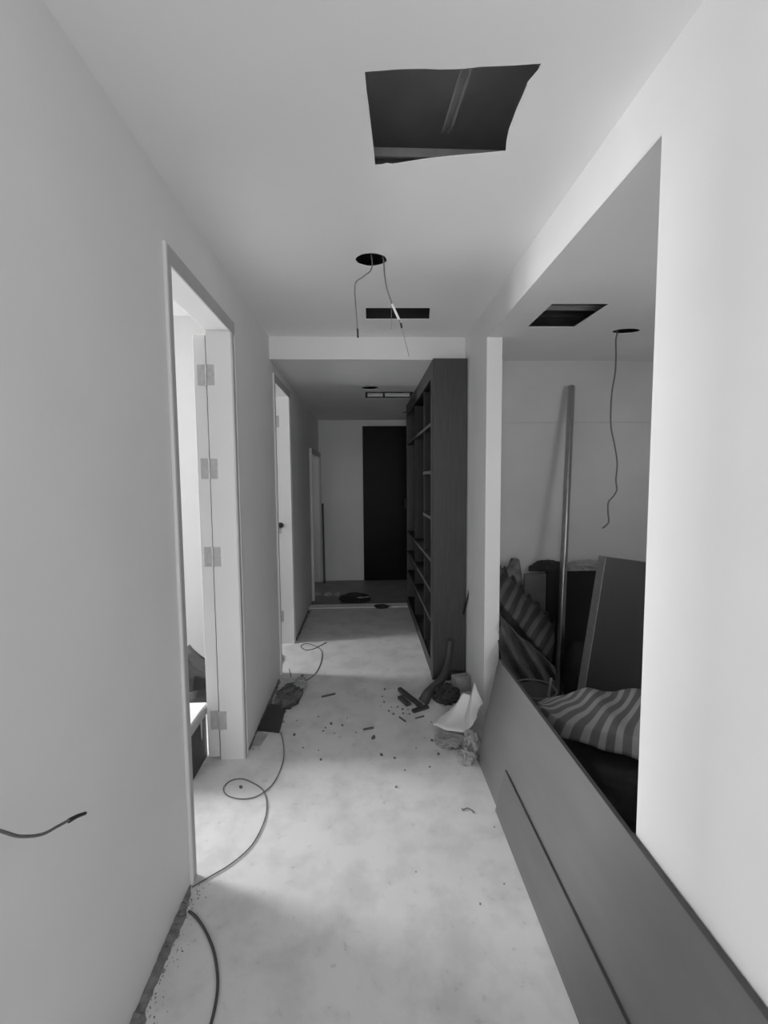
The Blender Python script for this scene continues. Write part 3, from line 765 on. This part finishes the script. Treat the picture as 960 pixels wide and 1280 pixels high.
# big dark board with a pale raw edge
bb = empty('cabinet_door', (1.75, 2.30, 0)); tag(bb, 'large dark board with pale raw edge leaning in side room', 'board')
def rect(p0, p1, p2, p3, dy, m, nm):
    bm = bmesh.new()
    A = [bm.verts.new(Vector(p) - bb.location) for p in (p0, p1, p2, p3)]
    B = [bm.verts.new(Vector(p) - bb.location + Vector((0, dy, 0))) for p in (p0, p1, p2, p3)]
    bm.faces.new(A); bm.faces.new(B[::-1])
    for i in range(4):
        bm.faces.new((A[i], A[(i + 1) % 4], B[(i + 1) % 4], B[i]))
    return link(nm, bm, m, bb)
yb = 2.28
tl, tr_ = on(758, 697, 1, yb + 0.03), on(815, 704.5, 1, yb + 0.03)
bl0 = on(731, 865, 1, yb - 0.03)
k = tl.z / (tl.z - bl0.z)
bl = tl + (bl0 - tl) * (k * 0.995)
wv = (tr_ - tl).normalized() * 0.62
tr2 = tl + wv; br = bl + Vector((wv.x, wv.y, max(wv.z, -bl.z + 0.002)))
rect(bl, br, tr2, tl, 0.05, M['dark_board'], 'panel')
ed = (tl - bl).normalized()
rect(bl - Vector((0.006, 0, 0)), bl, tl, tl - Vector((0.006, 0, 0)), 0.068, M['pale_edge'], 'raw_edge')
# black panel at the back wall
mb = bmesh.new(); p, q2 = on(683.5, 755, 1, 2.895), on(757, 713, 1, 2.895)
box(mb, (p.x, 2.895, 0.0), (q2.x + 0.12, 2.935, q2.z), bevel=0.004)
tag(link('black_panel', mb, M['tape']), 'flat black panel standing at the back wall behind steel channel', 'panel')
zt = q2.z + 0.001
tag(link('rubble_heap', lump((1.51, 2.915, zt + 0.012), (0.15, 0.03, 0.05), 61, 0.5, 3, 4, zt, True), M['block']), 'grey rubble heaped on top of black panel', 'rubble')
x0 = on(683, 717, 1, 2.875).x
mb = bmesh.new(); p, q2 = on(655, 765, 1, 2.875), on(683, 717, 1, 2.875)
box(mb, (p.x, 2.875, 0.0), (q2.x, 2.890, q2.z), bevel=0.003)
tag(link('cardboard_sheet', mb, M['cardboard']), 'pale cardboard sheet standing behind the striped tarp', 'cardboard')
c = on(684, 707, 1, 2.91)
tag(link('dark_rag', lump((c.x, 2.915, zt + 0.012), (0.11, 0.03, 0.055), 63, 0.45, 3.0, 4, zt, True), M['black_cloth']), 'dark fluffy rag lying on top of black panel corner', 'rag')
c = on(642, 706, 1, 2.89)
tag(link('dust_sack', lump((c.x - 0.01, 2.862, c.z * 0.5), (0.085, 0.012 + 0.03, c.z * 0.5 + 0.05), 67, 0.14, 1.5, 4, 0.001), M['mess'], None, True), 'tall grey dusty sack behind the striped tarp by column', 'sack')
r0, r1 = on(621, 700, 1, 2.80), on(693, 779, 1, 2.72)
l0, l1 = on(623, 752, 1, 2.58), on(689, 829, 1, 2.54)
def tarp(u, v):
    p = r0.lerp(r1, u).lerp(l0.lerp(l1, u), v)
    p += Vector((0.0, -0.03, 0.035)) * math.sin(v * math.pi) + Vector((0, 0.0, 0.004 * math.sin(u * 44 + v * 11)))
    if v < 0.25: p.z += 0.02 * math.sin(u * 44 + 1.2) * (0.25 - v) * 4
    return p
tag(link('striped_tarp', sheet(tarp, 70, 18, 0.003, 0.010, 7, 5, lambda u, v: (u + 0.25 * v, v)), M['stripes'], None, True), 'dark striped woven tarp draped over the pile beside column', 'tarp')
m0, m1 = on(622, 768, 1, 2.50), on(692, 832, 1, 2.46)
n0, n1 = on(622, 880, 1, 2.40), on(692, 918, 1, 2.36)
def folds(u, v):
    p = m0.lerp(m1, u).lerp(n0.lerp(n1, u), v)
    p.y -= 0.035 * math.sin((v * 1.6 - u * 1.1) * 11) + 0.03 * math.sin(v * math.pi)
    p.z = max(p.z, 0.004)
    return p
tag(link('folded_tarp', sheet(folds, 40, 40, 0.003, 0.012, 6, 8), M['grey_cloth'], None, True), 'dark folded cloth hanging in diagonal folds below striped tarp', 'cloth')
tag(link('cloth_pile', lump((1.385, 2.63, 0.12), (0.145, 0.15, 0.26), 93, 0.2, 2.0, 4, 0.001), M['black_cloth'], None, True), 'dark cloth pile between steel section and leaning dark board', 'cloth')
# bucket with stick
bk_ = on(672, 868, 1, 2.12)
bkt = empty('bucket', (bk_.x, 2.16, 0)); tag(bkt, 'dark bucket with pale rim between long sheet and striped heap', 'bucket')
hb = bk_.z + 0.01
link('body', lathe([(0.08, 0.0), (0.105, hb - 0.01), (0.100, hb - 0.01), (0.076, 0.012)], 28), M['rubber'], bkt, True)
bm = bmesh.new(); tube(bm, [(0.107 * math.cos(a_ * math.pi / 14), 0.107 * math.sin(a_ * math.pi / 14), hb) for a_ in range(29)], 0.004, 8, smooth=False); link('rim', bm, M['cardboard'], bkt, True)
stick_box('stirring_stick', (bk_.x + 0.03, 2.14, 0.02), on(689, 848, 1, 2.10), 0.014, 0.008, M['pale_edge'], 'short pale stirring stick standing in the bucket', 'stick')
# striped heap in front
tag(link('dark_sack', lump((1.22, 1.82, 0.13), (0.44, 0.30, 0.21), 81, 0.12, 2.0, 4, 0.001), M['black_cloth'], None, True), 'dark bulging sack under the striped sheet', 'sack')
front = [on(671, 884, 2, 0.40), on(700, 905, 2, 0.385), on(735, 919, 2, 0.38), on(768, 929, 2, 0.375), on(803, 938, 2, 0.37), on(850, 950, 2, 0.36)]
rear = [on(672, 877, 2, 0.42), on(700, 868, 2, 0.445), on(735, 861, 2, 0.455), on(770, 863, 2, 0.445), on(803, 861, 2, 0.445), on(850, 858, 2, 0.44)]
def heap(u, v):
    k_ = u * 5; i = min(4, int(k_)); f = k_ - i
    a_ = front[i].lerp(front[i + 1], f); b_ = rear[i].lerp(rear[i + 1], f)
    p = a_.lerp(b_, v)
    p.z += 0.012 * math.sin(v * math.pi) + 0.004 * math.sin(u * 21 + v * 6)
    if v < 0.12: p.z -= (0.12 - v) * 0.35; p.y -= 0.0
    return p
tag(link('striped_sheet', sheet(heap, 90, 40, 0.004, 0.012, 6, 2, lambda u, v: (7.5 * u - 3.6 * v * (1.15 - u) + 0.25 * math.sin(v * 5), v)), M['stripes2'], None, True), 'pale striped woven sheet spread over dark sack behind long board', 'sheet')
tag(link('dark_sack', lump((1.02, 1.24, 0.05), (0.24, 0.20, 0.10), 85, 0.3, 2.4, 4, 0.001, True), M['black_cloth'], None, True), 'low dark sack on floor behind the long board', 'sack')
